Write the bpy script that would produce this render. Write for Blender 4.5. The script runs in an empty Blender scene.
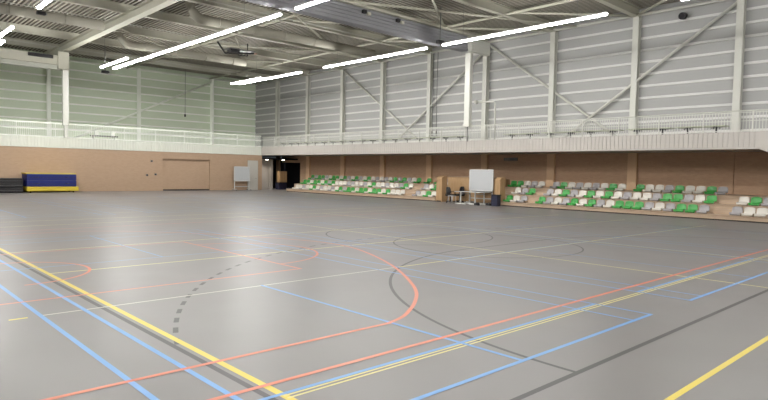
import bpy, bmesh, math, random
from mathutils import Vector, Matrix
random.seed(7)
C = bpy.context.scene.collection
S = bpy.context.scene

# ------------------------------------------------------------------ helpers
class MB:
    """collects boxes, bars, tubes and prisms; build() links them as one mesh object"""
    def __init__(s):
        s.v = []; s.f = []; s.mi = []; s.smooth = []
    def face(s, idx, mi=0, sm=False):
        s.f.append(idx); s.mi.append(mi); s.smooth.append(sm)
    def box(s, x0, x1, y0, y1, z0, z1, mi=0):
        b = len(s.v)
        s.v += [(x, y, z) for z in (z0, z1) for y in (y0, y1) for x in (x0, x1)]
        for q in ((0,2,3,1), (4,5,7,6), (0,1,5,4), (2,6,7,3), (0,4,6,2), (1,3,7,5)):
            s.face([b+i for i in q], mi)
        return s
    def quad(s, a, b_, c, d, mi=0):
        b = len(s.v); s.v += [a, b_, c, d]; s.face([b, b+1, b+2, b+3], mi); return s
    def _frame(s, p, q):
        d = Vector(q) - Vector(p); d.normalize()
        up = Vector((0,0,1)) if abs(d.z) < 0.95 else Vector((0,1,0))
        a = d.cross(up).normalized(); return a, a.cross(d).normalized()
    def bar(s, p, q, w, h, mi=0):
        a, u = s._frame(p, q); b = len(s.v)
        for P in (Vector(p), Vector(q)):
            for i, j in ((-1,-1), (1,-1), (1,1), (-1,1)):
                s.v.append(tuple(P + a*i*w/2 + u*j*h/2))
        for k in range(4):
            s.face([b+k, b+(k+1)%4, b+4+(k+1)%4, b+4+k], mi)
        s.face([b+3, b+2, b+1, b], mi); s.face([b+4, b+5, b+6, b+7], mi); return s
    def tube(s, pts, r, n=10, mi=0):
        pts = [Vector(p) for p in pts]; b = len(s.v); rings = len(pts)
        for k, P in enumerate(pts):
            d = (pts[min(k+1, rings-1)] - pts[max(k-1, 0)]).normalized()
            up = Vector((0,0,1)) if abs(d.z) < 0.95 else Vector((0,1,0))
            a = d.cross(up).normalized(); u = a.cross(d).normalized()
            for i in range(n):
                t = 2*math.pi*i/n
                s.v.append(tuple(P + a*math.cos(t)*r + u*math.sin(t)*r))
        for k in range(rings-1):
            for i in range(n):
                s.face([b+k*n+i, b+k*n+(i+1)%n, b+(k+1)*n+(i+1)%n, b+(k+1)*n+i], mi, True)
        s.face([b+i for i in range(n)][::-1], mi); s.face([b+(rings-1)*n+i for i in range(n)], mi); return s
    def prism(s, pts, d, mi=0):
        """extrude polygon pts (3d) along vector d"""
        b = len(s.v); n = len(pts); d = Vector(d)
        s.v += [tuple(p) for p in pts] + [tuple(Vector(p)+d) for p in pts]
        s.face([b+i for i in range(n)][::-1], mi); s.face([b+n+i for i in range(n)], mi)
        for i in range(n):
            s.face([b+i, b+(i+1)%n, b+n+(i+1)%n, b+n+i], mi)
        return s
    def build(s, name, mats, parent=None, bevel=0.0, loc=None):
        me = bpy.data.meshes.new(name)
        me.from_pydata([tuple(v) for v in s.v], [], s.f)
        for m in (mats if isinstance(mats, (list, tuple)) else [mats]): me.materials.append(m)
        me.polygons.foreach_set('material_index', s.mi)
        me.polygons.foreach_set('use_smooth', s.smooth)
        bm = bmesh.new(); bm.from_mesh(me); bmesh.ops.recalc_face_normals(bm, faces=bm.faces)
        bm.to_mesh(me); bm.free(); me.update()
        o = bpy.data.objects.new(name, me); C.objects.link(o)
        if parent: o.parent = parent
        if loc: o.location = loc
        if bevel:
            md = o.modifiers.new('bevel', 'BEVEL'); md.width = bevel; md.segments = 2
        return o

def tag(o, label=None, cat=None, group=None, kind=None):
    if label: o['label'] = label
    if cat: o['category'] = cat
    if group: o['group'] = group
    if kind: o['kind'] = kind
    return o
def empty(name, loc=(0,0,0), rz=0):
    o = bpy.data.objects.new(name, None); C.objects.link(o); o.location = loc; o.rotation_euler = (0,0,rz)
    o.empty_display_size = .2
    return o
def copy_tree(o, parent=None):
    c = o.copy(); C.objects.link(c)
    if parent: c.parent = parent
    for ch in list(o.children): copy_tree(ch, c)
    return c

# ------------------------------------------------------------------ materials
def srgb(r, g, b, k=.66):
    f = lambda c: (c/255/12.92 if c/255 <= .04045 else ((c/255+.055)/1.055)**2.4)
    return (f(r)*k, f(g)*k, f(b)*k, 1)
def new_mat(name):
    m = bpy.data.materials.new(name); m.use_nodes = True
    nt = m.node_tree; return m, nt, nt.nodes['Principled BSDF']
def paint(name, col, rough=.55, spec=.4, noise=.04, scale=3.0, metal=0.0):
    m, nt, b = new_mat(name)
    b.inputs['Roughness'].default_value = rough
    b.inputs['Specular IOR Level'].default_value = spec
    b.inputs['Metallic'].default_value = metal
    tc = nt.nodes.new('ShaderNodeTexCoord'); n = nt.nodes.new('ShaderNodeTexNoise')
    n.inputs['Scale'].default_value = scale; n.inputs['Detail'].default_value = 3
    nt.links.new(tc.outputs['Object'], n.inputs['Vector'])
    mx = nt.nodes.new('ShaderNodeMix'); mx.data_type = 'RGBA'
    k = lambda s: tuple(min(1, c*s) for c in col[:3]) + (1,)
    mx.inputs[6].default_value = k(1-noise); mx.inputs[7].default_value = k(1+noise)
    nt.links.new(n.outputs['Fac'], mx.inputs[0]); nt.links.new(mx.outputs[2], b.inputs['Base Color'])
    return m
def emit(name, col, strength):
    m = bpy.data.materials.new(name); m.use_nodes = True; nt = m.node_tree
    nt.nodes.remove(nt.nodes['Principled BSDF'])
    e = nt.nodes.new('ShaderNodeEmission'); e.inputs['Color'].default_value = col; e.inputs['Strength'].default_value = strength
    nt.links.new(e.outputs[0], nt.nodes['Material Output'].inputs[0]); return m
def brick(name, c1, c2, mortar, bw=.21, bh=.065, rot=(math.radians(90), 0, 0), rough=.8):
    m, nt, b = new_mat(name); b.inputs['Roughness'].default_value = rough; b.inputs['Specular IOR Level'].default_value = .2
    tc = nt.nodes.new('ShaderNodeTexCoord'); sp = nt.nodes.new('ShaderNodeSeparateXYZ'); ad = nt.nodes.new('ShaderNodeMath'); ad.operation = 'ADD'
    cb = nt.nodes.new('ShaderNodeCombineXYZ'); nt.links.new(tc.outputs['Object'], sp.inputs[0])
    nt.links.new(sp.outputs[0], ad.inputs[0]); nt.links.new(sp.outputs[1], ad.inputs[1])
    nt.links.new(ad.outputs[0], cb.inputs[0]); nt.links.new(sp.outputs[2], cb.inputs[1])
    t = nt.nodes.new('ShaderNodeTexBrick'); nt.links.new(cb.outputs[0], t.inputs['Vector'])
    t.inputs['Color1'].default_value = c1; t.inputs['Color2'].default_value = c2; t.inputs['Mortar'].default_value = mortar
    t.inputs['Scale'].default_value = 1; t.inputs['Brick Width'].default_value = bw; t.inputs['Row Height'].default_value = bh
    t.inputs['Mortar Size'].default_value = .006; t.inputs['Bias'].default_value = 0
    nt.links.new(t.outputs['Color'], b.inputs['Base Color'])
    bp = nt.nodes.new('ShaderNodeBump'); bp.inputs['Strength'].default_value = .3; bp.inputs['Distance'].default_value = .004; bp.invert = True
    nt.links.new(t.outputs['Fac'], bp.inputs['Height']); nt.links.new(bp.outputs[0], b.inputs['Normal'])
    return m
def wood(name, c1, c2, axis=1, rough=.45):
    m, nt, b = new_mat(name); b.inputs['Roughness'].default_value = rough; b.inputs['Specular IOR Level'].default_value = .35
    tc = nt.nodes.new('ShaderNodeTexCoord'); mp = nt.nodes.new('ShaderNodeMapping')
    sc = [9, 9, 9]; sc[axis] = .7; mp.inputs['Scale'].default_value = sc
    n = nt.nodes.new('ShaderNodeTexNoise'); n.inputs['Scale'].default_value = 2.2; n.inputs['Detail'].default_value = 5
    nt.links.new(tc.outputs['Object'], mp.inputs[0]); nt.links.new(mp.outputs[0], n.inputs['Vector'])
    r = nt.nodes.new('ShaderNodeValToRGB'); r.color_ramp.elements[0].position = .35; r.color_ramp.elements[1].position = .65
    r.color_ramp.elements[0].color = c1; r.color_ramp.elements[1].color = c2
    nt.links.new(n.outputs['Fac'], r.inputs[0]); nt.links.new(r.outputs[0], b.inputs['Base Color']); return m
def perforated(name, c1, c2, scale):
    """acoustic cassette sheet: fine horizontal perforation lines"""
    m, nt, b = new_mat(name); b.inputs['Roughness'].default_value = .5; b.inputs['Specular IOR Level'].default_value = .3
    tc = nt.nodes.new('ShaderNodeTexCoord'); w = nt.nodes.new('ShaderNodeTexWave'); w.wave_type = 'BANDS'; w.bands_direction = 'Z'
    w.inputs['Scale'].default_value = scale; nt.links.new(tc.outputs['Object'], w.inputs['Vector'])
    mx = nt.nodes.new('ShaderNodeMix'); mx.data_type = 'RGBA'; mx.inputs[6].default_value = c1; mx.inputs[7].default_value = c2
    nt.links.new(w.outputs['Fac'], mx.inputs[0]); nt.links.new(mx.outputs[2], b.inputs['Base Color']); return m
def floor_mat():
    m, nt, b = new_mat('grey_sports_floor')
    tc = nt.nodes.new('ShaderNodeTexCoord')
    n = nt.nodes.new('ShaderNodeTexNoise'); n.inputs['Scale'].default_value = .35; n.inputs['Detail'].default_value = 4
    nt.links.new(tc.outputs['Object'], n.inputs['Vector'])
    mx = nt.nodes.new('ShaderNodeMix'); mx.data_type = 'RGBA'
    mx.inputs[6].default_value = FLOOR_A; mx.inputs[7].default_value = FLOOR_B
    nt.links.new(n.outputs['Fac'], mx.inputs[0]); nt.links.new(mx.outputs[2], b.inputs['Base Color'])
    n2 = nt.nodes.new('ShaderNodeTexNoise'); n2.inputs['Scale'].default_value = 1.3; n2.inputs['Detail'].default_value = 3
    nt.links.new(tc.outputs['Object'], n2.inputs['Vector'])
    mr = nt.nodes.new('ShaderNodeMapRange'); mr.inputs[3].default_value = .31; mr.inputs[4].default_value = .36
    nt.links.new(n2.outputs['Fac'], mr.inputs[0]); nt.links.new(mr.outputs[0], b.inputs['Roughness'])
    b.inputs['Specular IOR Level'].default_value = .17
    return m
FLOOR_A = (.154, .145, .140, 1); FLOOR_B = (.175, .166, .161, 1)

M = {}
M['floor'] = floor_mat()
M['brick'] = brick('tan_brick', srgb(202,172,144), srgb(194,164,136), srgb(198,174,150))
M['brick_lifted'] = brick('lifted_tan_brick', srgb(200,166,136, .92), srgb(190,156,128, .92), srgb(194,164,140, .92))  # end wall's brick again, colour lightened in place of light under the balcony
M['pillar'] = paint('tan_pillar', srgb(222,188,152, .95), .7, .2)
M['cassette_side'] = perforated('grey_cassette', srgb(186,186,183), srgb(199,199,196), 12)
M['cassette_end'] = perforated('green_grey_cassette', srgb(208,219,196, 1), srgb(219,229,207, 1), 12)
M['ridge_side'] = paint('lit_ridge', srgb(238,238,234, .72), .45)  # lighter than the sheets: light caught on each ledge is painted in
M['ridge_end'] = paint('lit_green_ridge', srgb(250,253,245, 1), .45)  # same painted-in ledge light for the end wall
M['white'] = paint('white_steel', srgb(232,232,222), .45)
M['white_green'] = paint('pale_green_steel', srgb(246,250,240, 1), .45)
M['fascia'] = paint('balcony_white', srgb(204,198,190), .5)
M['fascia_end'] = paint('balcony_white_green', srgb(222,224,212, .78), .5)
M['deck'] = paint('roof_deck', srgb(182,178,164, .82), .6)
M['deck_web'] = paint('dark_deck_web', srgb(124,118,108, .8), .8)  # groove sides and tops, darker than the ribs
M['roof_steel'] = paint('roof_steel', srgb(202,200,184, .8), .6, .25)
M['duct'] = paint('duct_sheet', srgb(178,174,160), .8, .15)
M['curtain'] = paint('grey_curtain', srgb(158,158,162, .7), .95, .1)
M['dark'] = paint('black_plastic', srgb(34,33,35), .5)
M['ply'] = wood('ply', srgb(204,180,154, .76), srgb(190,164,138, .76))
M['ply_v'] = wood('ply_upright', srgb(206,170,126), srgb(188,152,110), axis=2)
M['seat_white'] = paint('seat_white', srgb(232,226,214), .35, .5)
M['seat_green'] = paint('seat_green', srgb(62,170,72), .35, .5)
M['seat_grey'] = paint('seat_grey', srgb(176,172,172), .35, .5)
M['lamp'] = emit('led_diffuser', (1, .985, .965, 1), 76)
M['spot'] = emit('downlight_lens', (1, .9, .75, 1), 12)
M['blue_mat'] = paint('blue_vinyl', srgb(26,40,118), .45)
M['yellow_mat'] = paint('yellow_vinyl', srgb(226,200,62), .45)
M['black_mat'] = paint('black_vinyl', srgb(36,34,36), .5)
M['board'] = paint('whiteboard', srgb(214,216,218), .25, .5, .02)
M['frame'] = paint('white_frame', srgb(228,228,224), .4)
M['door'] = paint('pale_door', srgb(218,214,204), .5)
M['navy'] = paint('navy_plastic', srgb(38,40,66), .5)
M['lobby'] = paint('lobby_wall', srgb(190,184,176), .7)
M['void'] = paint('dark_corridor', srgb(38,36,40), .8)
M['table_pale'] = paint('pale_green_top', srgb(206,212,180), .5)
M['metal'] = paint('grey_metal', srgb(150,150,150), .35, .5, .03, 3, .8)
M['l_yellow'] = paint('line_yellow', srgb(236,212,66), .4, .4, .05, 2)
M['l_pale'] = paint('line_pale_yellow', srgb(232,220,140), .4, .4, .05, 2)
M['l_white'] = paint('line_white', srgb(214,210,192), .4, .4, .05, 2)
M['l_blue'] = paint('line_blue', srgb(106,166,228), .4, .4, .05, 2)
M['l_orange'] = paint('line_orange', srgb(232,128,94), .4, .4, .05, 2)
M['l_black'] = paint('line_black', srgb(48,44,43), .4, .4, .05, 2)

# ------------------------------------------------------------------ dimensions
U = 1.85                          # camera height, all court lines were measured in this unit
XL, XS, XW = -2.6, 27.94, 31.9    # blank side wall, stand front, grandstand wall
YB, YE, YW = -4.0, 45.82, 53.5    # wall behind, brick end wall, upper end wall
ZB, ZT = 3.07, 10.80              # balcony underside, roof deck
PITCH = 4.972
COLY = [9.25 + PITCH*k for k in range(-2, 9)]

# ------------------------------------------------------------------ room shell
def struct(o): o['kind'] = 'structure'; return o
struct(MB().box(XL-.3, XW+.4, YB-.3, YW+.4, -.2, 0).build('floor', M['floor']))

# corrugated roof deck, ribs running along the hall
mb = MB(); p = .24; x = XL-.2; prof = []
while x < XW+.5:
    prof += [(x, ZT), (x+.11, ZT), (x+.13, ZT+.16), (x+.22, ZT+.16)]; x += p
b0 = len(mb.v)
for yy in (YB-.2, YW+.3):
    mb.v += [(a, yy, z) for a, z in prof]
n = len(prof)
for i in range(n-1): mb.face([i, i+1, n+i+1, n+i], (0, 1, 1, 1)[i % 4])
mb.box(XL-.2, XW+.5, YB-.2, YW+.3, ZT+.2, ZT+.3)
struct(mb.build('ceiling', [M['deck'], M['deck_web']]))

def cassette(name, axis, pos, a0, a1, z0, z1, zoff, pitch, mp, mr, back):
    """horizontal cassettes: flat perforated sheet with a projecting ridge at each joint"""
    prof = [(0, z0)]; z = zoff
    while z > z0: z -= pitch
    z += pitch; mats = []
    d = .05
    while z < z1-.15:
        prof.append((0, z)); mats.append(0)
        prof.append((d, z+.015)); mats.append(1)
        prof.append((d, z+.115)); mats.append(1)
        prof.append((0, z+.13)); mats.append(1)
        z += pitch
    prof.append((0, z1)); mats.append(0)
    mb = MB()
    for a in (a0, a1):
        for q, zz in prof: mb.v.append((pos-q, a, zz) if axis == 'x' else (a, pos-q, zz))
    n = len(prof)
    for i in range(n-1): mb.face([i, i+1, n+i+1, n+i], mats[i])
    if axis == 'x': mb.box(pos+.02, pos+back, a0, a1, z0, z1)
    else: mb.box(a0, a1, pos+.02, pos+back, z0, z1)
    return struct(mb.build(name, [mp, mr]))
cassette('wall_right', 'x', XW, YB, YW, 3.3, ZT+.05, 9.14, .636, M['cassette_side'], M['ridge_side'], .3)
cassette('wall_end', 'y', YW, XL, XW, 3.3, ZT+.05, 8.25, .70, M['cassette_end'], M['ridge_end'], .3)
struct(MB().box(XL-.25, XL, YB, YW, 0, ZT+.05).build('wall_left', M['cassette_side']))
struct(MB().box(XL, XW, YB-.25, YB, 0, ZT+.05).build('wall_back', M['cassette_side']))
# brick end wall with a closed store gate recess
mb = MB()
mb.box(XL, 19.1, YE, YE+.3, 0, ZB); mb.box(23.06, 28.02, YE, YE+.3, 0, ZB); mb.box(19.1, 23.06, YE, YE+.3, 2.52, ZB)
struct(mb.build('wall_end_brick', M['brick']))
g = MB(); g.box(19.1, 23.06, YE+.14, YE+.2, .1, 2.52)
o = struct(g.build('door_1', M['brick']))
MB().box(19.1, 23.06, YE+.11, YE+.2, .0, .1).build('bottom_seal', M['dark'], o)
# brick wall under the balcony behind the stands
mb = MB(); mb.box(XW-.02, XW+.3, YB, 45.45, 0, ZB+.1); mb.box(XW-.02, XW+.3, 45.45, 48.5, 2.5, ZB+.1)
struct(mb.build('wall_right_brick', M['brick_lifted']))
# balcony slabs
struct(MB().box(XS+.1, XW, YB, YW, ZB+.02, ZB+.3).build('balcony_slab', M['fascia']))
struct(MB().box(XL, XS+.1, YE+.02, YW, ZB+.02, ZB+.3).build('balcony_slab', M['fascia']))
# lobby at the corner under the balcony
struct(MB().box(28.02, 29.85, 47.3, 47.5, 0, 2.78).build('wall_lobby', M['lobby']))
struct(MB().box(28.0, 28.02, YE+.02, 47.5, 0, 2.78).build('wall_lobby_side', M['lobby']))
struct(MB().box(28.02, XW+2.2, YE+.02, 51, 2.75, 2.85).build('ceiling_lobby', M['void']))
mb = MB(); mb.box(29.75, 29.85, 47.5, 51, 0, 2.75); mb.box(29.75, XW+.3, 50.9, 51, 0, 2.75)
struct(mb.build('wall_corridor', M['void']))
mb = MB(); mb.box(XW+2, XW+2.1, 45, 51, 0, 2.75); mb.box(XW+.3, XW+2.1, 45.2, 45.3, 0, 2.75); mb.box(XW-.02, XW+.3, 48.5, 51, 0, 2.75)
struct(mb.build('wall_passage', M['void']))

# fluted balcony fronts
def flutes(axis, pos, a0, a1, z0, z1, pitch=.2):
    mb = MB(); prof = []; a = a0
    while a < a1-.01:
        prof += [(a, 0), (a+pitch*.55, 0), (a+pitch*.6, .02), (a+pitch*.95, .02)]; a += pitch
    prof.append((a1, 0)); n = len(prof)
    for zz in (z0, z1):
        for q, d in prof: mb.v.append((pos+d, q, zz) if axis == 'x' else (q, pos+d, zz))
    for i in range(n-1): mb.face([i, i+1, n+i+1, n+i])
    if axis == 'x': mb.box(pos+.03, pos+.12, a0, a1, z0, z1); mb.box(pos-.015, pos+.12, a0, a1, z0-.03, z0+.03)
    else: mb.box(a0, a1, pos+.03, pos+.12, z0, z1); mb.box(a0, a1, pos-.015, pos+.12, z0-.03, z0+.03)
    return mb
f = flutes('x', XS, 7.25, YE, ZB+.02, 3.78)
struct(f.build('trim_1', M['fascia']))
struct(flutes('y', YE-.02, XL, XS+.05, ZB+.02, 3.80).build('trim_2', M['fascia_end']))
# stair flank going down from the near end of the balcony
mb = MB(); mb.prism([(XS, 7.25, 3.80), (XS, 7.25, 3.04), (XS, 2.6, 1.25), (XS, 2.6, 2.15), (XS, 5.6, 3.80)], (.1, 0, 0))
struct(mb.build('stair_flank', M['fascia']))

# ------------------------------------------------------------------ columns, braces, roof steel
for i, y in enumerate(COLY):
    mb = MB(); mb.box(XW-.40, XW-.37, y-.16, y+.16, 3.3, 10.5); mb.box(XW-.09, XW-.06, y-.16, y+.16, 3.3, 10.5); mb.box(XW-.37, XW-.09, y-.012, y+.012, 3.3, 10.5)
    struct(mb.build('column', M['white']))
    if y > 12:
        struct(MB().box(XW-.20, XW-.01, y-.25, y+.25, 0, ZB+.02).build('pillar', M['pillar']))
struct(MB().box(XW-.08, XW-.01, 9.3, 9.75, 0, ZB+.02).build('pillar', M['brick_lifted']))
for x in (-1.4, 5.8, 12.9, 20.04, 27.0):
    mb = MB(); mb.box(x-.13, x+.13, YW-.36, YW-.33, 3.3, 10.5); mb.box(x-.13, x+.13, YW-.09, YW-.06, 3.3, 10.5); mb.box(x-.012, x+.012, YW-.33, YW-.09, 3.3, 10.5)
    struct(mb.build('column', M['white_green']))
def brace(p, q, r=.055, m='white', name='brace_beam'):
    return struct(MB().tube([p, q], r, 8).build(name, M[m]))
XB = XW-.2
brace((XB, 23.9, 10.2), (XB, 14.6, 3.6), .08); brace((XB-.1, 9.3, 10.25), (XB-.1, 18.9, 3.6), .08)
brace((XB, 38.9, 10.15), (XB, 29.6, 3.8), .08); brace((XB-.1, 24.2, 9.9), (XB-.1, 33.0, 3.8), .08)
brace((14.0, YW-.2, 3.7), (27.0, YW-.2, 10.15), .09, 'white_green')
# eaves tubes
brace((XW-.25, YB, 10.42), (XW-.25, YW, 10.42), .08); brace((XL, YW-.25, 10.42), (XW, YW-.25, 10.42), .08, 'white_green')
# roof beams across the hall at each column
def ibeam(mb, p, q, h, w):
    p = Vector(p); q = Vector(q); t = .03
    mb.bar(p+Vector((0,0,h/2-t/2)), q+Vector((0,0,h/2-t/2)), w, t); mb.bar(p-Vector((0,0,h/2-t/2)), q-Vector((0,0,h/2-t/2)), w, t)
    mb.bar(p, q, .03, h-t); return mb
for y in COLY:
    struct(ibeam(MB(), (XL, y, 10.56), (XW-.1, y, 10.56), .48, .30).build('roof_beam', M['roof_steel']))
# main girder along the hall above the far half
struct(ibeam(MB(), (12.14, 24.0, 10.05), (12.14, YE+.2, 10.05), .5, .42).build('roof_beam', M['roof_steel']))
struct(ibeam(MB(), (12.14, YE+.2, 10.05), (12.14, YW-.1, 10.05), .5, .42).build('roof_beam', M['roof_steel']))
# roof bracing
for xx in (19.0, 26.7):
    brace((xx, YB, 10.4), (xx, YW-.3, 10.4), .07, 'roof_steel')
for p, q in (((26.7, 33.8), (17.9, 26.8)), ((26.7, 23.5), (17.7, 17.2)), ((19.6, 23.3), (31.5, 17.7)), ((26.7, 13.2), (17.7, 6.8)),
             ((26.7, 33.8), (31.6, 34.2)), ((26.7, 23.5), (31.6, 19.3)), ((26.7, 18.6), (31.6, 14.3)), ((31.6, 14.3), (28.0, 9.9)), ((26.7, 28.8), (31.6, 24.2)),
             ((19.0, 43.0), (12.8, 38.0)), ((26.7, 43.2), (31.6, 44.2)), ((19.0, 45.5), (26.7, 40.5)), ((26.7, 33.8), (19.0, 39.0)), ((26.7, 23.5), (19.6, 28.8))):
    brace((p[0], p[1], 10.4), (q[0], q[1], 10.4), .065, 'roof_steel')
# thin conduits across the roof
for y, z in ((36.2, 10.28), (28.0, 10.28), (47.0, 10.28)):
    t = MB().tube([(XL+.1, y, z), (XW-.35, y+.4, z)], .025, 6).build('ceiling_conduit', M['white'])
    struct(t)

# round ducts with elbows
def duct(x0, y, z, x1, r, ylong):
    pts = [(x0, y, ZT-.06)]
    for k in range(7):
        t = math.pi/2*k/6; pts.append((x0+.75-.75*math.cos(t), y, z+.75-.75*math.sin(t)))
    pts.append((x1, y, z))
    return MB().tube(pts, r, 16)
DL = ('round pale ventilation duct whose elbow bends in front of the corner light row', 'round pale ventilation duct whose elbow is close to the main girder')
for (x0, y, z, x1, r, yl), lab in zip(((13.9, 29.9, 9.72, 26.8, .26, 4.5), (13.6, 39.4, 9.68, 22.6, .26, 3.0)), DL):
    t = empty('ventilation_duct', (0, 0, 0)); tag(t, lab, 'duct', 'round ventilation ducts')
    duct(x0, y, z, x1, r, yl).build('pipe', M['duct'], t)
    for k in range(4):
        xx = x0+1.6+k*2.1
        MB().tube([(xx, y, z), (xx+.05, y, z)], r+.02, 16).build('flange', M['duct'], t)
# extra round duct on the near roof
t = empty('ventilation_duct'); tag(t, 'thick round duct crossing the roof above the mats and light rows', 'duct', 'round ventilation ducts')
MB().tube([(-2.4, 35.6, 9.75), (11.4, 35.6, 9.75)], .26, 16).build('pipe', M['duct'], t)
for k in range(5): MB().tube([(-1+k*2.6, 35.6, 9.75), (-.95+k*2.6, 35.6, 9.75)], .28, 16).build('flange', M['duct'], t)

# ------------------------------------------------------------------ dividing curtains
t = empty('dividing_curtain', (0, 22.4, 0)); tag(t, 'grey folded dividing curtain hoisted under the roof across the hall', 'curtain')
t.location = (0, 0, 0)
mb = MB(); 
for k in range(5): mb.box(-2.3, 27.2, 22.08+.02*k, 22.62-.02*k, 8.92+.175*k, 9.085+.175*k)
mb.build('folded_curtain', M['curtain'], t, .03)
MB().box(-2.3, 27.6, 22.0, 22.7, 9.80, 9.90).build('housing', M['roof_steel'], t)
MB().box(27.65, 29.4, 22.2, 22.5, 9.0, 9.75).build('end_box', M['white'], t)
for x in (19.0, 21.3): 
    MB().box(x, x+.2, 21.93, 22.09, 9.50, 9.66).build('motor', M['dark'], t)
    MB().box(x+.3, x+.5, 21.95, 22.09, 9.47, 9.60).build('motor', M['roof_steel'], t)
t = empty('curtain_guide_post'); tag(t, 'white guide post hanging at balcony edge below the dividing curtain', 'post')
MB().box(XS-.14, XS+.14, 22.40, 22.78, 4.75, 8.95).build('post_box', M['white'], t, .01)
MB().box(XS-.18, XS+.18, 22.35, 22.83, 4.6, 4.75).build('post_foot', M['white'], t, .01)
MB().tube([(XS, 22.6, 3.7), (XS, 22.6, 4.6)], .03, 8).build('guide_rod', M['metal'], t)
t = empty('curtain_guide_post'); tag(t, 'white guide post above end wall mats, under the long roof girder', 'post')
MB().box(11.95, 12.33, YE-.15, YE+.12, 4.65, 9.2).build('post_box', M['white'], t, .01)
MB().box(12.05, 12.25, YE-.1, YE+.1, 3.8, 4.65).build('post_foot', M['white'], t)
t = empty('curtain_housing'); tag(t, 'long pale curtain box under the roof at the end balcony edge', 'box')
mb = MB(); mb.box(-2.4, 11.8, 45.5, 46.2, 8.75, 9.4); mb.build('housing', M['roof_steel'], t, .03)
mb = MB(); 
for k in range(4): mb.box(-2.4, 11.8, 45.56+.03*k, 46.14-.03*k, 8.74-.07*k-.06, 8.74-.07*k)
mb.build('folded_curtain', M['fascia_end'], t)
MB().box(9.8, 11.3, 45.40, 45.5, 9.15, 9.38).build('motor', M['dark'], t)
MB().box(11.6, 12.3, 45.4, 46.3, 8.5, 9.7).build('end_box', M['roof_steel'], t, .02)
# white pipe bracket beside the guide post
t = empty('pipe_bracket'); tag(t, 'white bent pipe bracket beside the hanging curtain guide post', 'bracket')
MB().tube([(28.4, 22.35, 6.1), (28.4, 21.05, 6.05), (28.4, 20.95, 5.95), (28.4, 20.92, 3.4)], .05, 8).build('bent_pipe', M['white'], t)
MB().box(28.3, 28.5, 22.3, 22.42, 6.0, 6.2).build('clamp', M['white'], t)
# ------------------------------------------------------------------ LED light rows
ORD = ('first second third fourth fifth sixth seventh eighth ninth tenth eleventh twelfth thirteenth fourteenth fifteenth sixteenth seventeenth '
       'eighteenth nineteenth twentieth twenty-first twenty-second twenty-third twenty-fourth twenty-fifth twenty-sixth twenty-seventh '
       'twenty-eighth twenty-ninth thirtieth thirty-first thirty-second thirty-third thirty-fourth').split()
ZL = 8.6
def lamp(x, y0, y1, label, z=ZL):
    ym = (y0+y1)/2
    t = empty('pendant_light', (x, ym, z)); tag(t, label, 'light', 'linear LED ceiling lights')
    h = (y1-y0)/2
    MB().box(-.07, .07, -h, h, .0, .07).build('housing', M['frame'], t)
    MB().box(-.06, .06, -h+.02, h-.02, -.07, 0).build('diffuser', M['lamp'], t)
    for yy in (-h*.7, h*.7): MB().tube([(0, yy, .1), (0, yy, 10.74-z)], .008, 5).build('suspension_wire', M['metal'], t)
    return t
A = 'linear LED light of the row by the grandstand, '
lamp(23.85, 34.0, 42.6, A+'farthest one, over the entrance corner')
lamp(23.4, 38.5, 42.9, A+'short doubled tube at the entrance corner')
lamp(23.75, 22.15, 31.3, A+'between curtain and corner')
lamp(23.75, 11.95, 21.0, A+'just before the hoisted curtain')
lamp(23.7, 0.2, 9.0, A+'nearest and cut by the frame top')
B = 'linear LED light of the middle row, '
lamp(14.38, 22.1, 42.8, B+'longest unbroken tube')
lamp(13.6, 38.0, 42.9, B+'short doubled tube at the end wall')
lamp(14.35, 11.0, 20.9, B+'cut by the frame top')
lamp(14.35, 0.2, 9.0, B+'above and behind the viewer')
Cc = 'linear LED light of the row above the mats, '
lamp(6.65, 33.9, 42.0, Cc+'upper at the frame edge')
lamp(7.05, 38.1, 42.6, Cc+'lower stub at the frame edge')
lamp(6.65, 20.2, 29.0, Cc+'cut by the frame top')
lamp(6.65, 8.0, 17.0, Cc+'out ahead above the viewer')
lamp(6.65, -3.0, 6.0, Cc+'behind the viewer')
for k, (y0, y1) in enumerate(((-3, 6), (8, 17), (20.2, 29), (32.9, 42))):  # unseen row added to brighten the wall under the balcony
    lamp(-.8, y0, y1, 'added fill light of the unseen row over the blank side wall, ' + ORD[k] + ' from behind')
# small roof devices
def device(x, y, z, lab, s=1.0):
    t = empty('roof_projector', (x, y, z)); tag(t, lab, 'projector')
    MB().box(-.32*s, .32*s, -.18*s, .18*s, -.16*s, .10*s).build('casing', M['dark'], t, .02)
    MB().tube([(0, 0, .1*s), (0, 0, ZT-z)], .03, 8).build('drop_rod', M['metal'], t)
    MB().tube([(.33*s, 0, -.03*s), (.42*s, 0, -.05*s)], .09*s, 12).build('lens', M['metal'], t)
device(7.6, 32.6, 9.2, 'small black device hanging beside the light row above the mats', .6)
device(14.6, 45.2, 8.65, 'small black device near the doubled tube of the middle row', .7)
device(24.2, 21.6, 8.9, 'small black device where the curtain meets the grandstand light row', .7)
x0, y0 = 22.6, 24.9
t = empty('roof_hatch', (x0, y0, 10.3)); tag(t, 'small square roof hatch with a white frame and dark opening beside the curtain', 'hatch')
mb = MB()
for a_ in (-.5, .42): mb.box(a_, a_+.08, -.5, .5, -.1, .4); mb.box(-.5, .5, a_, a_+.08, -.1, .4)
mb.build('frame', M['white'], t); MB().box(-.42, .42, -.42, .42, .2, .3).build('opening', M['dark'], t)
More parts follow.
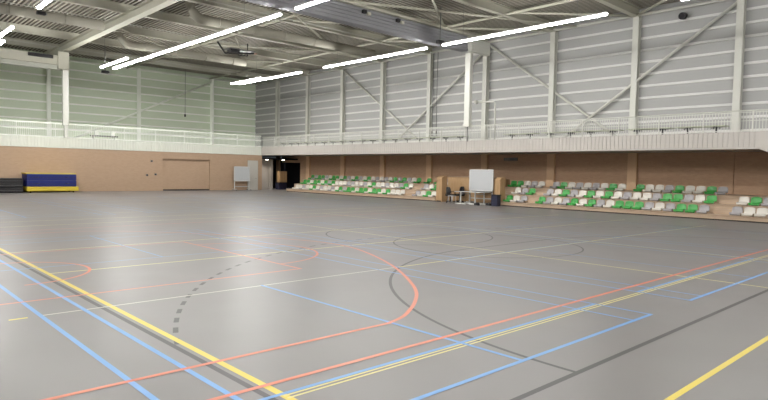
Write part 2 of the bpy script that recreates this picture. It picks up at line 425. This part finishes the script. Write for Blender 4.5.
# folded basketball hoist
t = empty('roof_hoop_frame', (19.4, 34.6, 9.3)); tag(t, 'dark basketball goal folded up under the roof in the far half', 'basketball goal')
MB().tube([(-1.2, .6, .6), (-.9, .2, -.1), (.9, -.3, .05)], .06, 8).build('swing_arm', M['dark'], t)
MB().tube([(-.6, -.6, .8), (.7, .7, .1)], .04, 8).build('swing_arm', M['roof_steel'], t)
MB().tube([(.9, .5, .8), (.9, .5, 0), (.2, .5, -.05)], .04, 8).build('swing_arm', M['dark'], t)
MB().box(-.9, .9, -.5, .55, .12, .16).build('backboard', M['metal'], t)
MB().box(-.75, -.1, -.3, .2, -.08, .1).build('winch', M['dark'], t, .02)
MB().tube([(.45*math.cos(2*math.pi*k/16)*.5+1.05, .45*math.sin(2*math.pi*k/16)*.5, .1) for k in range(17)], .012, 6).build('hoop', M['l_orange'], t)
# round loudspeaker on the wall and hanging microphone
t = empty('wall_loudspeaker', (XW-.3, 11.85, 9.98)); tag(t, 'dark round loudspeaker high on the upper wall near the roof', 'loudspeaker')
MB().tube([(.1, 0, 0), (-.18, 0, -.05)], .18, 16).build('cone_body', M['dark'], t)
MB().tube([(-.181, 0, -.05), (-.2, 0, -.055)], .13, 16).build('grille', M['void'], t)
MB().box(.1, .25, -.08, .08, -.08, .08).build('wall_bracket', M['dark'], t)
t = empty('hanging_microphone', (22.8, 50, 6.4)); tag(t, 'thin hanging microphone on a cable before the end wall', 'microphone')
MB().tube([(0,0,.1), (0.02,0,4.05)], .015, 6).build('cable', M['dark'], t)
MB().tube([(0,0,-.1), (0,0,.12)], .07, 10).build('capsule', M['dark'], t)
for k, (y, nm) in enumerate(((28.55, 'the rope nearest the curtain'), (28.95, 'the rope farther from the curtain'))):
    t = empty('hanging_rope', (XW-.55, y-.4, 4.7)); tag(t, 'dark hanging rope beside an upper wall column, ' + nm, 'rope', 'hanging ropes')
    MB().tube([(0,0,0), (0.02,.05,2.5), (0,0,5.6)], .022, 6).build('rope', M['metal'], t)
    MB().tube([(0,0,-.25), (0,0,.05)], .05, 8).build('knot', M['dark'], t)

# ------------------------------------------------------------------ balcony railings
def rail_panel(n, axis, length, h, m):
    mb = MB()
    k = int(length/.115)
    for i in range(1, k):
        a = length*i/k
        if axis == 'y': mb.bar((0, a, 0), (0, a, h), .02, .02)
        else: mb.bar((a, 0, 0), (a, 0, h), .02, .02)
    for z in (0.05, h-.03, h*.55):
        if axis == 'y': mb.bar((0, 0, z), (0, length, z), .012, .03)
        else: mb.bar((0, 0, z), (length, 0, z), .012, .03)
    return mb
t = empty('balcony_railing', (XS+.06, 0, 3.78)); tag(t, 'white barred railing along the balcony above the grandstand', 'railing')
ly = 5.65; nb = 21; L = (YE-.1-ly)/nb
pan = None
for i in range(nb):
    if pan is None: pan = rail_panel('panel', 'y', L, .84, M['white']).build('barred_panel', M['white'], t)
    else:
        c = pan.copy(); C.objects.link(c); pan_ = c
    (pan if i == 0 else pan_).location = (0, ly+L*i, 0)
    MB().box(-.025, .025, ly+L*i-.025, ly+L*i+.025, -.3, .88).build('post', M['white'], t)
MB().tube([(0, ly, .88), (0, YE-.1, .88)], .03, 8).build('handrail', M['white'], t)
t = empty('balcony_railing', (0, YE+.04, 3.80)); tag(t, 'pale green-white barred railing along the balcony above the brick end wall', 'railing')
lx = XL; nb = 13; L = (XS-lx)/nb
for i in range(nb):
    if i == 0: pan = rail_panel('panel', 'x', L, .95, None).build('barred_panel', M['white_green'], t); pan_ = pan
    else: pan_ = pan.copy(); C.objects.link(pan_)
    pan_.location = (lx+L*i, 0, 0)
    MB().box(lx+L*i-.025, lx+L*i+.025, -.025, .025, -.3, .98).build('post', M['white_green'], t)
MB().tube([(lx, 0, .98), (XS, 0, .98)], .03, 8).build('handrail', M['white_green'], t)

# tables on the balcony
def balcony_table():
    t = empty('balcony_table')
    MB().box(-.35, .35, -1.05, 1.05, .80, .84).build('table_top', M['table_pale'], t)
    for y in (-.62, .62):
        mb = MB(); mb.bar((0, y, 0), (0, y, .78), .06, .06); mb.bar((-.3, y, .77), (.3, y, .77), .05, .05); mb.bar((-.3, y, .025), (.3, y, .025), .05, .05)
        mb.bar((0, y-.22, .74), (0, y+.22, .74), .04, .05); mb.build('leg', M['dark'], t)
    return t
proto = balcony_table(); k = 0

ys = [10.1, 12.5, 15.0, 17.4, 20.0, 25.2, 27.6, 30.0, 32.4, 34.8, 37.2, 39.6, 42.0, 44.3]
for k, y in enumerate(ys):
    o = proto if k == 0 else copy_tree(proto)
    o.location = (29.7, y, ZB+.3)
    tag(o, f'pale long table behind the balcony railing above the stands, {ORD[k]} from the stair', 'table', 'long tables on the balcony')
t = empty('balcony_bench', (15.1, 47.0, ZB+.3)); tag(t, 'dark-topped bench behind the end railing above the brick wall', 'bench')
MB().box(-.95, .95, -.2, .2, .68, .76).build('bench_top', M['dark'], t)
for x in (-.75, .75): MB().box(x-.04, x+.04, -.18, .18, 0, .68).build('leg', M['white_green'], t)
for x, lab in ((-.55, 'white box on the end balcony bench, nearer the hanging post'), (.6, 'white box on the end balcony bench, farther from the hanging post')):
    o = MB().box(-.14, .14, -.12, .12, 0, .3).box(-.15, .15, -.13, .13, .3, .34).build('storage_box', M['white_green'], None, .01, (15.1+x, 47.0, ZB+.3+.76)); tag(o, lab, 'box', 'boxes on the balcony bench')

# ------------------------------------------------------------------ stands
TX = [28.0, 28.8, 29.6]; TZ = [.24, .66, 1.06]
def stand(name, y0, y1, label, aisles, ends=(0, 0, 0)):
    t = empty(name, (28.0, y0, 0)); tag(t, label, 'grandstand')
    for k in range(3):
        x1 = TX[k+1] if k < 2 else XW-.46
        z0 = 0.05 if k == 0 else TZ[k-1]
        ye = y1-y0+ends[k]
        mb = MB(); mb.box(TX[k]-28.0, x1-28.0, 0, ye, .05, TZ[k]-.03)
        mb.box(TX[k]-28.03, x1-28.0, 0, ye, TZ[k]-.03, TZ[k]); mb.build('tier', M['ply'], t)
    MB().box(.06, .12, 0, y1-y0, 0, .06).build('kick_plate', M['dark'], t)
    for a0, a1 in aisles:
        for k in range(3):
            zb = 0 if k == 0 else TZ[k-1]
            MB().box(TX[k]-28.0-.32, TX[k]-28.0-.035, a0-y0, a1-y0, zb, zb+(TZ[k]-zb)*.52).build('step', M['ply'], t) if k else None
    return t
stand('grandstand', 3.2, 20.08, 'three-tier plywood grandstand beside the balcony stair, nearer one', ((17.9, 18.55), (8.3, 9.05)), (0, .4, .85))
stand('grandstand', 25.1, 41.9, 'three-tier plywood grandstand ending at the entrance corner, farther one', ((27.35, 28.3),))

def make_seat(mat):
    prof = [(-.21, .015), (-.215, .07), (-.18, .10), (-.05, .085), (.10, .075), (.145, .10), (.17, .17), (.19, .27), (.20, .34), (.205, .375)]
    nu = 9; V = []; F = []
    for j, (px, pz) in enumerate(prof):
        for i in range(nu):
            u = -1 + 2*i/(nu-1); w = .212
            if j >= 7: w *= (1, .93, .70)[j-7]
            if j == 0: w *= .9
            zz = pz + (.02*(u*u) if 2 <= j <= 5 else 0) - (.02*u**4 if j == 9 else 0)
            xx = px - (.03*u*u if j >= 5 else 0)
            V.append((xx, u*w, zz))
    for j in range(len(prof)-1):
        for i in range(nu-1): F.append([j*nu+i, j*nu+i+1, (j+1)*nu+i+1, (j+1)*nu+i])
    me = bpy.data.meshes.new('bucket_seat'); me.from_pydata(V, [], F); me.materials.append(mat)
    bm = bmesh.new(); bm.from_mesh(me)
    bmesh.ops.recalc_face_normals(bm, faces=bm.faces)
    r = bmesh.ops.solidify(bm, geom=bm.faces[:], thickness=.016)
    # mounting foot under the pan
    for s in (-.1, .1):
        g = bmesh.ops.create_cube(bm, size=1, matrix=Matrix.Translation((-.02, s, .04)) @ Matrix.Diagonal((.22, .04, .08, 1)))
    bm.to_mesh(me); bm.free()
    for p in me.polygons: p.use_smooth = len(p.vertices) == 4
    return me
SEAT = {k: make_seat(M['seat_'+n]) for k, n in (('w', 'white'), ('g', 'green'), ('a', 'grey'))}
CN = {'w': 'white', 'g': 'green', 'a': 'grey'}
RN = ('front', 'middle', 'top')
def seat_row(pattern, row, y_start, dy, where, skip_word):
    cnt = 0
    for i, ch in enumerate(pattern):
        if ch == '-': continue
        o = bpy.data.objects.new('bucket_seat', SEAT[ch]); C.objects.link(o)
        o.location = (TX[row]+.30, y_start+dy*i, TZ[row])
        tag(o, f'{CN[ch]} plastic seat, {ORD[cnt]} from {skip_word} in the {RN[row]} row, {where}', 'seat', f'{RN[row]} row seats of the {where}'); cnt += 1
# nearer stand, from the niche towards the stair, about 0.48 m apart
def seats_at(lst, row, where, ref):
    for cnt, (y, ch) in enumerate(lst):
        o = bpy.data.objects.new('bucket_seat', SEAT[ch]); C.objects.link(o)
        o.location = (TX[row]+.30, y, TZ[row])
        tag(o, f'{CN[ch]} plastic seat, {ORD[cnt]} from {ref} in the {RN[row]} row, {where}', 'seat', f'{RN[row]} row seats, {where}')
g = lambda y0, s, d: [(y0-d*i, ch) for i, ch in enumerate(s) if ch != '-']
near = 'nearer grandstand'
seats_at(g(20.62, 'ggwaw-agwawawgw-gwwagwwga', .4765), 2, near, 'the niche')
seats_at(g(19.77, 'wag', .48) + g(17.66, 'awgawgwgwawwaggawg', .4865), 1, near, 'the niche')
seats_at(g(19.78, 'gwa', .48) + g(17.66, 'gawagwgawgggawagga', .4847), 0, near, 'the niche')
seats_at(g(8.08, 'wgaw', .47), 1, near, 'the stair aisle beyond')
seats_at(g(8.10, 'awwa', .47), 0, near, 'the stair aisle beyond')
far = 'farther grandstand'
seat_row('wgwa--wwwgwggwggwggagwawwawgwwaww', 0, 25.6, .48, far, 'the niche')
seat_row('wgwa--wgawwawwgwawwaawwwgagwggwgg', 1, 25.6, .48, far, 'the niche')
seat_row('wag-g-gwagagwawawgwagwagwggwaggag', 2, 25.6, .48, far, 'the niche')
# wooden piers closing the stands at the niche
for y0, y1, lab in ((24.52, 24.98, 'tall plywood pier beside the black chair, closing the farther grandstand'), (20.10, 20.48, 'tall plywood pier behind the navy bin, closing the nearer grandstand')):
    t = empty('stand_pier', (XS, y0, 0)); tag(t, lab, 'pier')
    MB().prism([(0, 0, 0), (.5, 0, 0), (.5, 0, 1.62), (.22, 0, 1.62), (0, 0, 1.50)], (0, y1-y0, 0)).build('panel', M['ply_v'], t, .01)
    MB().box(-.012, 0, .05, y1-y0-.05, 0, .08).build('kick_plate', M['dark'], t)
t = empty('niche_panel', (29.1, 22.9, 0)); tag(t, 'broad pale plywood panel at the back of the niche', 'panel')
MB().box(0, .06, -1.9, 2.12, .05, 1.58).build('sheet', M['ply_v'], t)
MB().box(-.02, .08, -1.9, 2.12, 1.58, 1.62).build('cap_strip', M['ply'], t)
for y in (-1.7, 2.0): MB().box(.06, 1.3, y-.05, y+.05, 0, 1.5).build('prop', M['ply_v'], t)

# ------------------------------------------------------------------ things in the niche
def mobile_board(loc, rz, w, z0, z1, label, tray):
    t = empty('mobile_whiteboard', loc, rz); tag(t, label, 'whiteboard')
    MB().box(-.02, .02, -w/2+.03, w/2-.03, z0+.03, z1-.03).build('board', M['board'], t)
    mb = MB()
    for s in (-1, 1): mb.box(-.03, .03, s*w/2-.03, s*w/2+.03, z0, z1)
    mb.box(-.03, .03, -w/2, w/2, z0-.03, z0+.03); mb.box(-.03, .03, -w/2, w/2, z1-.03, z1+.03); mb.build('frame', M['frame'], t)
    for s in (-1, 1):
        MB().box(-.025, .025, s*(w/2-.03)-.025, s*(w/2-.03)+.025, .08, z0-.03).build('leg', M['frame'], t)
        f = MB().box(-.35, .35, s*(w/2-.03)-.03, s*(w/2-.03)+.03, .07, .12).build('foot', M['frame'], t)
        for x in (-.3, .3): MB().tube([(x, s*(w/2-.03)-.02, .035), (x, s*(w/2-.03)+.02, .035)], .035, 10).build('caster', M['dark'], f)
    MB().box(-.025, .025, -w/2+.06, w/2-.06, .30, .35).build('cross_bar', M['frame'], t)
    if tray: MB().box(-.14, -.03, -w/2, w/2-.3, z0-.08, z0-.03).build('pen_tray', M['dark'], t)
    return t
mobile_board((28.6, 21.97, 0), 0, 1.72, .80, 2.04, 'large white mobile whiteboard behind the white tables in the niche', True)
mobile_board((25.72, 45.25, 0), math.pi/2, 1.45, .80, 2.0, 'white mobile board standing against the brick end wall by the pale door', False)
def white_table():
    t = empty('folding_table')
    MB().box(-.55, .55, -.38, .38, .71, .74).build('table_top', M['frame'], t)
    for x in (-.42, .42):
        mb = MB(); mb.bar((x, 0, .05), (x, 0, .71), .06, .06); mb.bar((x, -.40, .03), (x, .40, .03), .06, .06); mb.build('leg', M['frame'], t)
    MB().bar((-.42, 0, .6), (.42, 0, .6), .04, .04).build('stretcher', M['frame'], t)
    return t
a = white_table(); a.location = (27.6, 22.36, 0); tag(a, 'white folding table in the niche, beside the black chair', 'table', 'white tables in the niche')
b = copy_tree(a); b.location = (27.7, 21.36, 0); b['label'] = 'white folding table in the niche, in front of the whiteboard'
def black_chair():
    t = empty('padded_chair')
    MB().box(-.25, .25, -.25, .25, .40, .52).build('seat', M['dark'], t, .04)
    V = MB(); n = 9
    for i in range(n):
        a0 = -1+2*i/(n-1)
        for z, w in ((.50, .24), (.66, .27), (.82, .27), (.93, .22), (.98, .12)): V.v.append((.27-.09*a0*a0, a0*w, z))
    for i in range(n-1):
        for j in range(4): V.face([i*5+j, i*5+j+1, i*5+6+j, i*5+5+j], 0, True)
    bk = V.build('backrest', M['dark'], t); md = bk.modifiers.new('s', 'SOLIDIFY'); md.thickness = .06
    for y in (-.27, .27): MB().tube([(.2, y, .5), (.15, y, .68), (-.18, y, .68), (-.2, y, .45)], .02, 8).build('arm', M['dark'], t)
    MB().tube([(0, 0, .1), (0, 0, .42)], .035, 10).build('column', M['dark'], t)
    for k in range(5):
        c_, s_ = math.cos(k*1.2566), math.sin(k*1.2566)
        f = MB().bar((0, 0, .1), (.28*c_, .28*s_, .07), .05, .04).build('star_leg', M['dark'], t)
        MB().tube([(.28*c_, .28*s_-.015, .03), (.28*c_, .28*s_+.015, .03)], .03, 10).build('caster', M['dark'], f)
    return t
a = black_chair(); a.location = (27.75, 23.62, 0); a.rotation_euler.z = math.radians(160); tag(a, 'black padded swivel chair with rounded back by the plywood pier', 'chair', 'black chairs in the niche')
b = copy_tree(a); b.location = (28.75, 23.75, 0); b.rotation_euler.z = math.radians(-20); b['label'] = 'black swivel chair behind the first, half hidden by the table'
t = empty('white_stool', (27.15, 23.0, 0)); tag(t, 'low white framed stool between the black chair and the white table', 'stool')
MB().box(-.18, .18, -.18, .18, .44, .47).build('seat', M['frame'], t, .01)
for x in (-.15, .15):
    for y in (-.15, .15): MB().tube([(x*1.1, y*1.1, 0), (x, y, .44)], .015, 8).build('leg', M['frame'], t)
t = empty('waste_bin', (27.45, 20.02, 0)); tag(t, 'navy blue waste bin in front of the plywood pier', 'bin')
V = MB(); n = 4
V.prism([(-.17, -.22, 0), (.17, -.22, 0), (.17, .22, 0), (-.17, .22, 0)], (0, 0, .60)).build('bin_body', M['navy'], t, .03)
MB().box(-.19, .19, -.24, .24, .60, .65).build('rim', M['dark'], t, .01)
for x, y, lab in ((27.5, 20.55, 'small dark shoe bag on the floor nearest the navy bin'), (27.0, 21.0, 'small dark shoe bag on the floor by the table foot')):
    o = empty('shoe_bag', (x, y, 0)); tag(o, lab, 'bag', 'bags under the tables')
    MB().prism([(-.12, -.15, 0), (.12, -.15, 0), (.10, -.13, .13), (-.10, -.13, .13)], (0, .3, 0)).build('pouch', M['dark'], o, .03)
    MB().tube([(0, -.08, .12), (0, 0, .19), (0, .08, .12)], .01, 6).build('handle', M['dark'], o)
t = empty('wall_grille', (XW-.03, 22.8, 2.9)); tag(t, 'dark slotted grille high on the brown wall above the niche', 'grille')
t.location = (XW-.04, 22.4, 2.78)
MB().box(0, .02, -.75, .3, -.10, .10).build('frame', M['dark'], t)
for k in range(4): MB().box(-.015, .0, -.72, .27, -.09+.05*k, -.07+.05*k).build('slat', M['metal'], t)

# ------------------------------------------------------------------ entrance corner
o = struct(MB().box(26.66, 27.5, YE-.05, YE+.02, 0, 2.5).build('door_2', M['door']))
mb = MB(); mb.box(26.58, 26.66, YE-.07, YE+.02, 0, 2.58); mb.box(27.5, 27.58, YE-.07, YE+.02, 0, 2.58); mb.box(26.58, 27.58, YE-.07, YE+.02, 2.5, 2.58)
mb.build('door_frame', M['door'], o)
MB().tube([(27.42, YE-.1, 1.0), (27.30, YE-.1, 1.0)], .015, 8).build('door_handle', M['metal'], o)
struct(MB().box(29.6, 29.85, 46.9, 47.3, 0, 2.75).build('door_frame_trim', M['lobby']))
t = empty('storage_bin', (30.35, 46.3, 0)); tag(t, 'navy storage bin under the plywood box in the entrance corner', 'bin')
MB().box(-.42, .42, -.3, .3, 0, .60).build('bin_body', M['navy'], t, .03)
MB().box(-.44, .44, -.32, .32, .60, .66).build('lid', M['dark'], t, .01)
t = empty('plywood_box', (30.45, 46.3, .66)); tag(t, 'upright plywood box standing on the navy bin in the entrance corner', 'box')
MB().box(-.38, .38, -.25, .25, 0, 1.02).build('carcass', M['ply_v'], t, .01)
MB().box(-.34, .34, -.27, -.25, .04, .98).build('front_panel', M['ply_v'], t)
for x, lab in ((28.95, 'recessed downlight by the end of the brick wall'), (30.7, 'recessed downlight above the plywood box')):
    t = empty('downlight', (x, 46.5, 2.75)); tag(t, lab, 'light', 'entrance downlights')
    MB().tube([(0,0,-.03), (0,0,.0)], .16, 20).build('trim_ring', M['frame'], t)
    MB().tube([(0,0,-.06), (0,0,-.03)], .12, 20).build('lens', M['spot'], t)
for x, e in ((28.95, 120), (30.7, 20)):
    l = bpy.data.lights.new('downlight_beam', 'SPOT'); l.energy = e; l.color = (1, .9, .78); l.spot_size = 2.2; l.spot_blend = .8; l.shadow_soft_size = .1
    lo = bpy.data.objects.new('downlight_beam', l); C.objects.link(lo); lo.location = (x, 46.5, 2.68)
# wall fittings on the brick
for x, z, lab in ((17.85, 1.22, 'small dark socket on the brick wall, nearer the mats'), (18.5, 1.28, 'small dark socket on the brick wall, nearer the store gate'), (18.2, 2.31, 'small dark wall plate above the two sockets')):
    t = empty('wall_socket', (x, YE-.02, z)); tag(t, lab, 'socket', 'wall sockets')
    MB().box(-.09, .09, 0, .02, -.07, .07).build('plate', M['metal'], t)
    MB().box(-.05, .05, -.01, 0, -.04, .04).build('insert', M['dark'], t)

# ------------------------------------------------------------------ mats by the end wall
t = empty('mat_trolley', (10.95, 45.0, 0)); tag(t, 'yellow padded trolley carrying the blue crash mats', 'trolley')
MB().box(-1.55, 1.60, -.7, .7, .10, .40).build('padded_deck', M['yellow_mat'], t, .03)
for x in (-1.3, 1.3):
    for y in (-.5, .5): MB().tube([(x, y-.03, .05), (x, y+.03, .05)], .05, 10).build('caster', M['dark'], t)
for k, lab in enumerate(('lower blue crash mat on the yellow trolley', 'upper blue crash mat on the yellow trolley')):
    t = empty('crash_mat', (10.9, 45.0, .40+.42*k)); tag(t, lab, 'mat', 'blue crash mats')
    MB().box(-1.5, 1.5, -.7, .7, 0, .42).build('cover', M['blue_mat'], t, .04)
    MB().box(-1.46, 1.46, -.712, -.70, .175, .195).build('seam', M['navy'], t)
    for x in (-.9, .9): MB().tube([(x-.12, -.71, .24), (x, -.74, .21), (x+.12, -.71, .24)], .015, 6).build('handle', M['navy'], t)
t = empty('gym_mat', (10.9, 45.0, 1.24)); tag(t, 'thin yellow gym mat lying on the blue crash mats', 'mat')
MB().box(-1.55, 1.5, -.68, .68, 0, .08).build('cover', M['yellow_mat'], t, .02)
MB().box(-1.5, 1.45, -.69, -.68, .03, .05).build('piping', M['l_pale'], t)
for k, lab in enumerate(('lowest black mat at the frame edge beside the blue mats', 'middle black mat at the frame edge beside the blue mats', 'topmost black mat at the frame edge beside the blue mats')):
    t = empty('landing_mat', (7.35, 45.0, .03+.31*k)); tag(t, lab, 'mat', 'black landing mats')
    MB().box(-1.85, 1.85, -.65, .65, 0, .30).build('cover', M['black_mat'], t, .03)
    MB().box(-1.8, 1.8, -.662, -.65, .13, .145).build('seam', M['metal'], t)

# ------------------------------------------------------------------ court markings
LZ = [0.0]
def seg(mb, x0, y0, x1, y1, w, z):
    """painted strip between two points, given in court units"""
    a = Vector((x0*U, y0*U, 0)); b = Vector((x1*U, y1*U, 0)); d = (b-a).normalized(); n = Vector((-d.y, d.x, 0))*w/2
    a -= d*w/2; b += d*w/2
    LZ[0] = (LZ[0]+.00003) % .0005; z += LZ[0]
    mb.quad((a.x+n.x, a.y+n.y, z), (a.x-n.x, a.y-n.y, z), (b.x-n.x, b.y-n.y, z), (b.x+n.x, b.y+n.y, z))
def arc(mb, cx, cy, r, a0, a1, w, z, n=64, dash=None):
    i0 = [math.radians(a0+(a1-a0)*k/n) for k in range(n+1)]
    for k in range(n):
        if dash and (k//dash) % 2: continue
        for_ = []
        for t in (i0[k], i0[k+1]):
            for rr in (r*U-w/2, r*U+w/2): for_.append((cx*U+rr*math.cos(t), cy*U+rr*math.sin(t), z))
        mb.quad(for_[0], for_[1], for_[3], for_[2])
def marking(name, mb, m): return struct(mb.build(name, M[m]))
# black: handball with six and nine metre lines, two korfball circles
mb = MB(); z = .0010
for y in (1.466, 22.6): seg(mb, 1.385, y, 12.55, y, .06, z)
for x in (1.385, 12.55): seg(mb, x, 1.466, x, 22.6, .06, z)
arc(mb, 6.16, 1.466, 3.42, 90, 180, .05, z); arc(mb, 7.80, 1.466, 3.40, 0, 90, .05, z); seg(mb, 6.16, 4.866, 7.80, 4.866, .05, z)
arc(mb, 6.16, 1.466, 5.05, 90, 160, .06, z, 49, 1); arc(mb, 7.80, 1.466, 5.05, 20, 90, .06, z, 49, 1)
arc(mb, 6.72, 5.05, 1.30, 0, 360, .04, z); arc(mb, 6.70, 6.55, 1.31, 0, 360, .04, z)
marking('floor_marking_black', mb, 'l_black')
# yellow: outer court and thin courts
mb = MB(); z = .0016
seg(mb, 1.447, 1.013, 1.447, 22.8, .07, z); seg(mb, 1.447, 1.013, 12.4, 1.013, .058, z)
seg(mb, .83, 4.37, .91, 4.37, .05, z)
marking('floor_marking_yellow', mb, 'l_yellow')
mb = MB(); z = .0020
seg(mb, 1.45, 2.162, 14.6, 2.150, .026, z); seg(mb, 1.45, 2.130, 14.6, 2.120, .026, z)
seg(mb, 6.24, 1.05, 6.24, 11, .045, z); seg(mb, 8.34, 1.05, 8.34, 11, .045, z)
seg(mb, 4.33, 4.37, 13.2, 4.33, .045, z); seg(mb, 1.45, 6.04, 13.2, 6.04, .05, z); seg(mb, 1.45, 7.72, 13.2, 7.72, .05, z)
seg(mb, 1.45, 10.95, 13.2, 10.95, .05, z); seg(mb, 1.45, 11.9, 13.2, 11.9, .05, z)
for y in (13.2, 16.2, 17.8, 19.5): seg(mb, 1.45, y, 13.2, y, .04, z)
marking('floor_marking_pale_yellow', mb, 'l_pale')
mb = MB(); seg(mb, 1.0, 4.375, 4.33, 4.375, .035, .0021); marking('floor_marking_white', mb, 'l_white')
# blue badminton courts
mb = MB(); z = .0026
for k, (xa, w) in enumerate(((1.0, .055), (5.07, .042), (9.14, .042))):
    W = 3.315; wi = .27; y0, y1 = 1.755, 9.0
    for oy in (0, 11.0):
        for x in (xa, xa+W): seg(mb, x, y0+oy, x, y1+oy, w if x == xa else .04, z)
        for x in (xa+wi, xa+W-wi): seg(mb, x, y0+oy, x, y1+oy, w if x < xa+1 else .04, z)
        seg(mb, xa, y0+oy, xa+W, y0+oy, .05, z); seg(mb, xa, y1+oy, xa+W, y1+oy, .04, z)
        seg(mb, xa, y0+.43+oy, xa+W, y0+.43+oy, .045, z); seg(mb, xa, y1-.43+oy, xa+W, y1-.43+oy, .04, z)
        (seg(mb, xa, 4.38+oy, xa+W, 4.38+oy, .035, z) if k or oy else None); seg(mb, xa, 6.45+oy, xa+W, 6.45+oy, .035, z)
        xc = xa+W/2+.03
        seg(mb, xc, y0+oy, xc, 4.38+oy, .05 if k == 0 else .035, z); seg(mb, xc, 6.45+oy, xc, y1+oy, .035, z)
marking('floor_marking_blue', mb, 'l_blue')
# orange basketball court across the far half
mb = MB(); z = .0032; cy = 6.25
for y in (2.323, 10.2): seg(mb, .3, y, 14.9, y, .055, z)
seg(mb, .3, 2.323, .3, 10.2, .055, z)
R3 = 3.70; ax = 1.156; hh = cy-2.77; t0 = math.degrees(math.asin(hh/R3)); xq = ax+math.sqrt(R3*R3-hh*hh)
half = [(2.66, 2.775), (2.86, 2.84), (3.05, 2.955), (3.25, 3.10), (3.5, 3.32), (3.72, 3.57), (4.0, 3.95), (4.28, 4.38), (4.53, 4.84), (4.75, 5.32), (4.92, 5.8), (4.98, 6.25)]
crv = half + [(x, 2*6.25-y) for x, y in half[-2::-1]]; sm = []
for i in range(len(crv)-1):
    q = [Vector(crv[max(0, min(len(crv)-1, i+k))]) for k in (-1, 0, 1, 2)]
    for j in range(6):
        t = j/6; sm.append(.5*((2*q[1]) + (q[2]-q[0])*t + (2*q[0]-5*q[1]+4*q[2]-q[3])*t*t + (3*q[1]-q[0]-3*q[2]+q[3])*t**3))
sm.append(Vector(crv[-1]))
nr = []
for i, q in enumerate(sm):
    d = (sm[min(i+1, len(sm)-1)]-sm[max(i-1, 0)]).normalized(); nr.append(Vector((-d.y, d.x))*.0275)
for i in range(len(sm)-1):
    a_, b_ = sm[i]*U, sm[i+1]*U
    mb.quad((a_.x+nr[i].x, a_.y+nr[i].y, z), (a_.x-nr[i].x, a_.y-nr[i].y, z), (b_.x-nr[i+1].x, b_.y-nr[i+1].y, z), (b_.x+nr[i+1].x, b_.y+nr[i+1].y, z))
for y in (cy-hh, cy+hh): seg(mb, .3, y+(.005 if y < cy else -.005), 2.66, y+(.005 if y < cy else -.005), .055, z)
for y in (4.89, 7.61): seg(mb, .3, y, 3.45, y, .05, z)
seg(mb, 3.45, 4.89, 3.45, 7.61, .05, z); arc(mb, 3.45, cy, .98, -90, 90, .05, z); arc(mb, ax, cy, .68, -90, 90, .05, z)
marking('floor_marking_orange', mb, 'l_orange')

# ------------------------------------------------------------------ camera, world, view
v1 = (-170.0, 161.0); v2 = (1015.0, 183.0); cx, cyy = 384.0, 200.0
a = Vector((v1[0]-cx, v1[1]-cyy)); b = Vector((v2[0]-cx, v2[1]-cyy)); foc = math.sqrt(-(a.dot(b)))
Yc = Vector((a.x, a.y, foc)).normalized(); Xc = Vector((b.x, b.y, foc)).normalized(); Zc = Xc.cross(Yc)
if Zc.y > 0: Zc = -Zc
to_world = Matrix((Xc, Yc, Zc))                     # image axes (right, down, forward) to hall axes
r_ = to_world @ Vector((1, 0, 0)); u_ = to_world @ Vector((0, -1, 0)); k_ = to_world @ Vector((0, 0, -1))
cam = bpy.data.cameras.new('camera'); co = bpy.data.objects.new('camera', cam); C.objects.link(co)
mw = Matrix.Identity(4)
for i in range(3): mw[i][0] = r_[i]; mw[i][1] = u_[i]; mw[i][2] = k_[i]
mw[0][3], mw[1][3], mw[2][3] = 0, 0, U
co.matrix_world = mw
cam.sensor_fit = 'HORIZONTAL'; cam.sensor_width = 36; cam.lens = foc/768*36; cam.clip_end = 200; cam.clip_start = .05
S.camera = co
w = bpy.data.worlds.new('world'); S.world = w; w.use_nodes = True
w.node_tree.nodes['Background'].inputs[0].default_value = (.5, .55, .6, 1); w.node_tree.nodes['Background'].inputs[1].default_value = .05
S.view_settings.view_transform = 'Standard'; S.view_settings.look = 'None'; S.view_settings.gamma = 1
S.view_settings.exposure = 0.55
try:
    S.cycles.max_bounces = 14; S.cycles.diffuse_bounces = 10; S.cycles.sample_clamp_indirect = 10; S.cycles.use_denoising = True
except Exception: pass
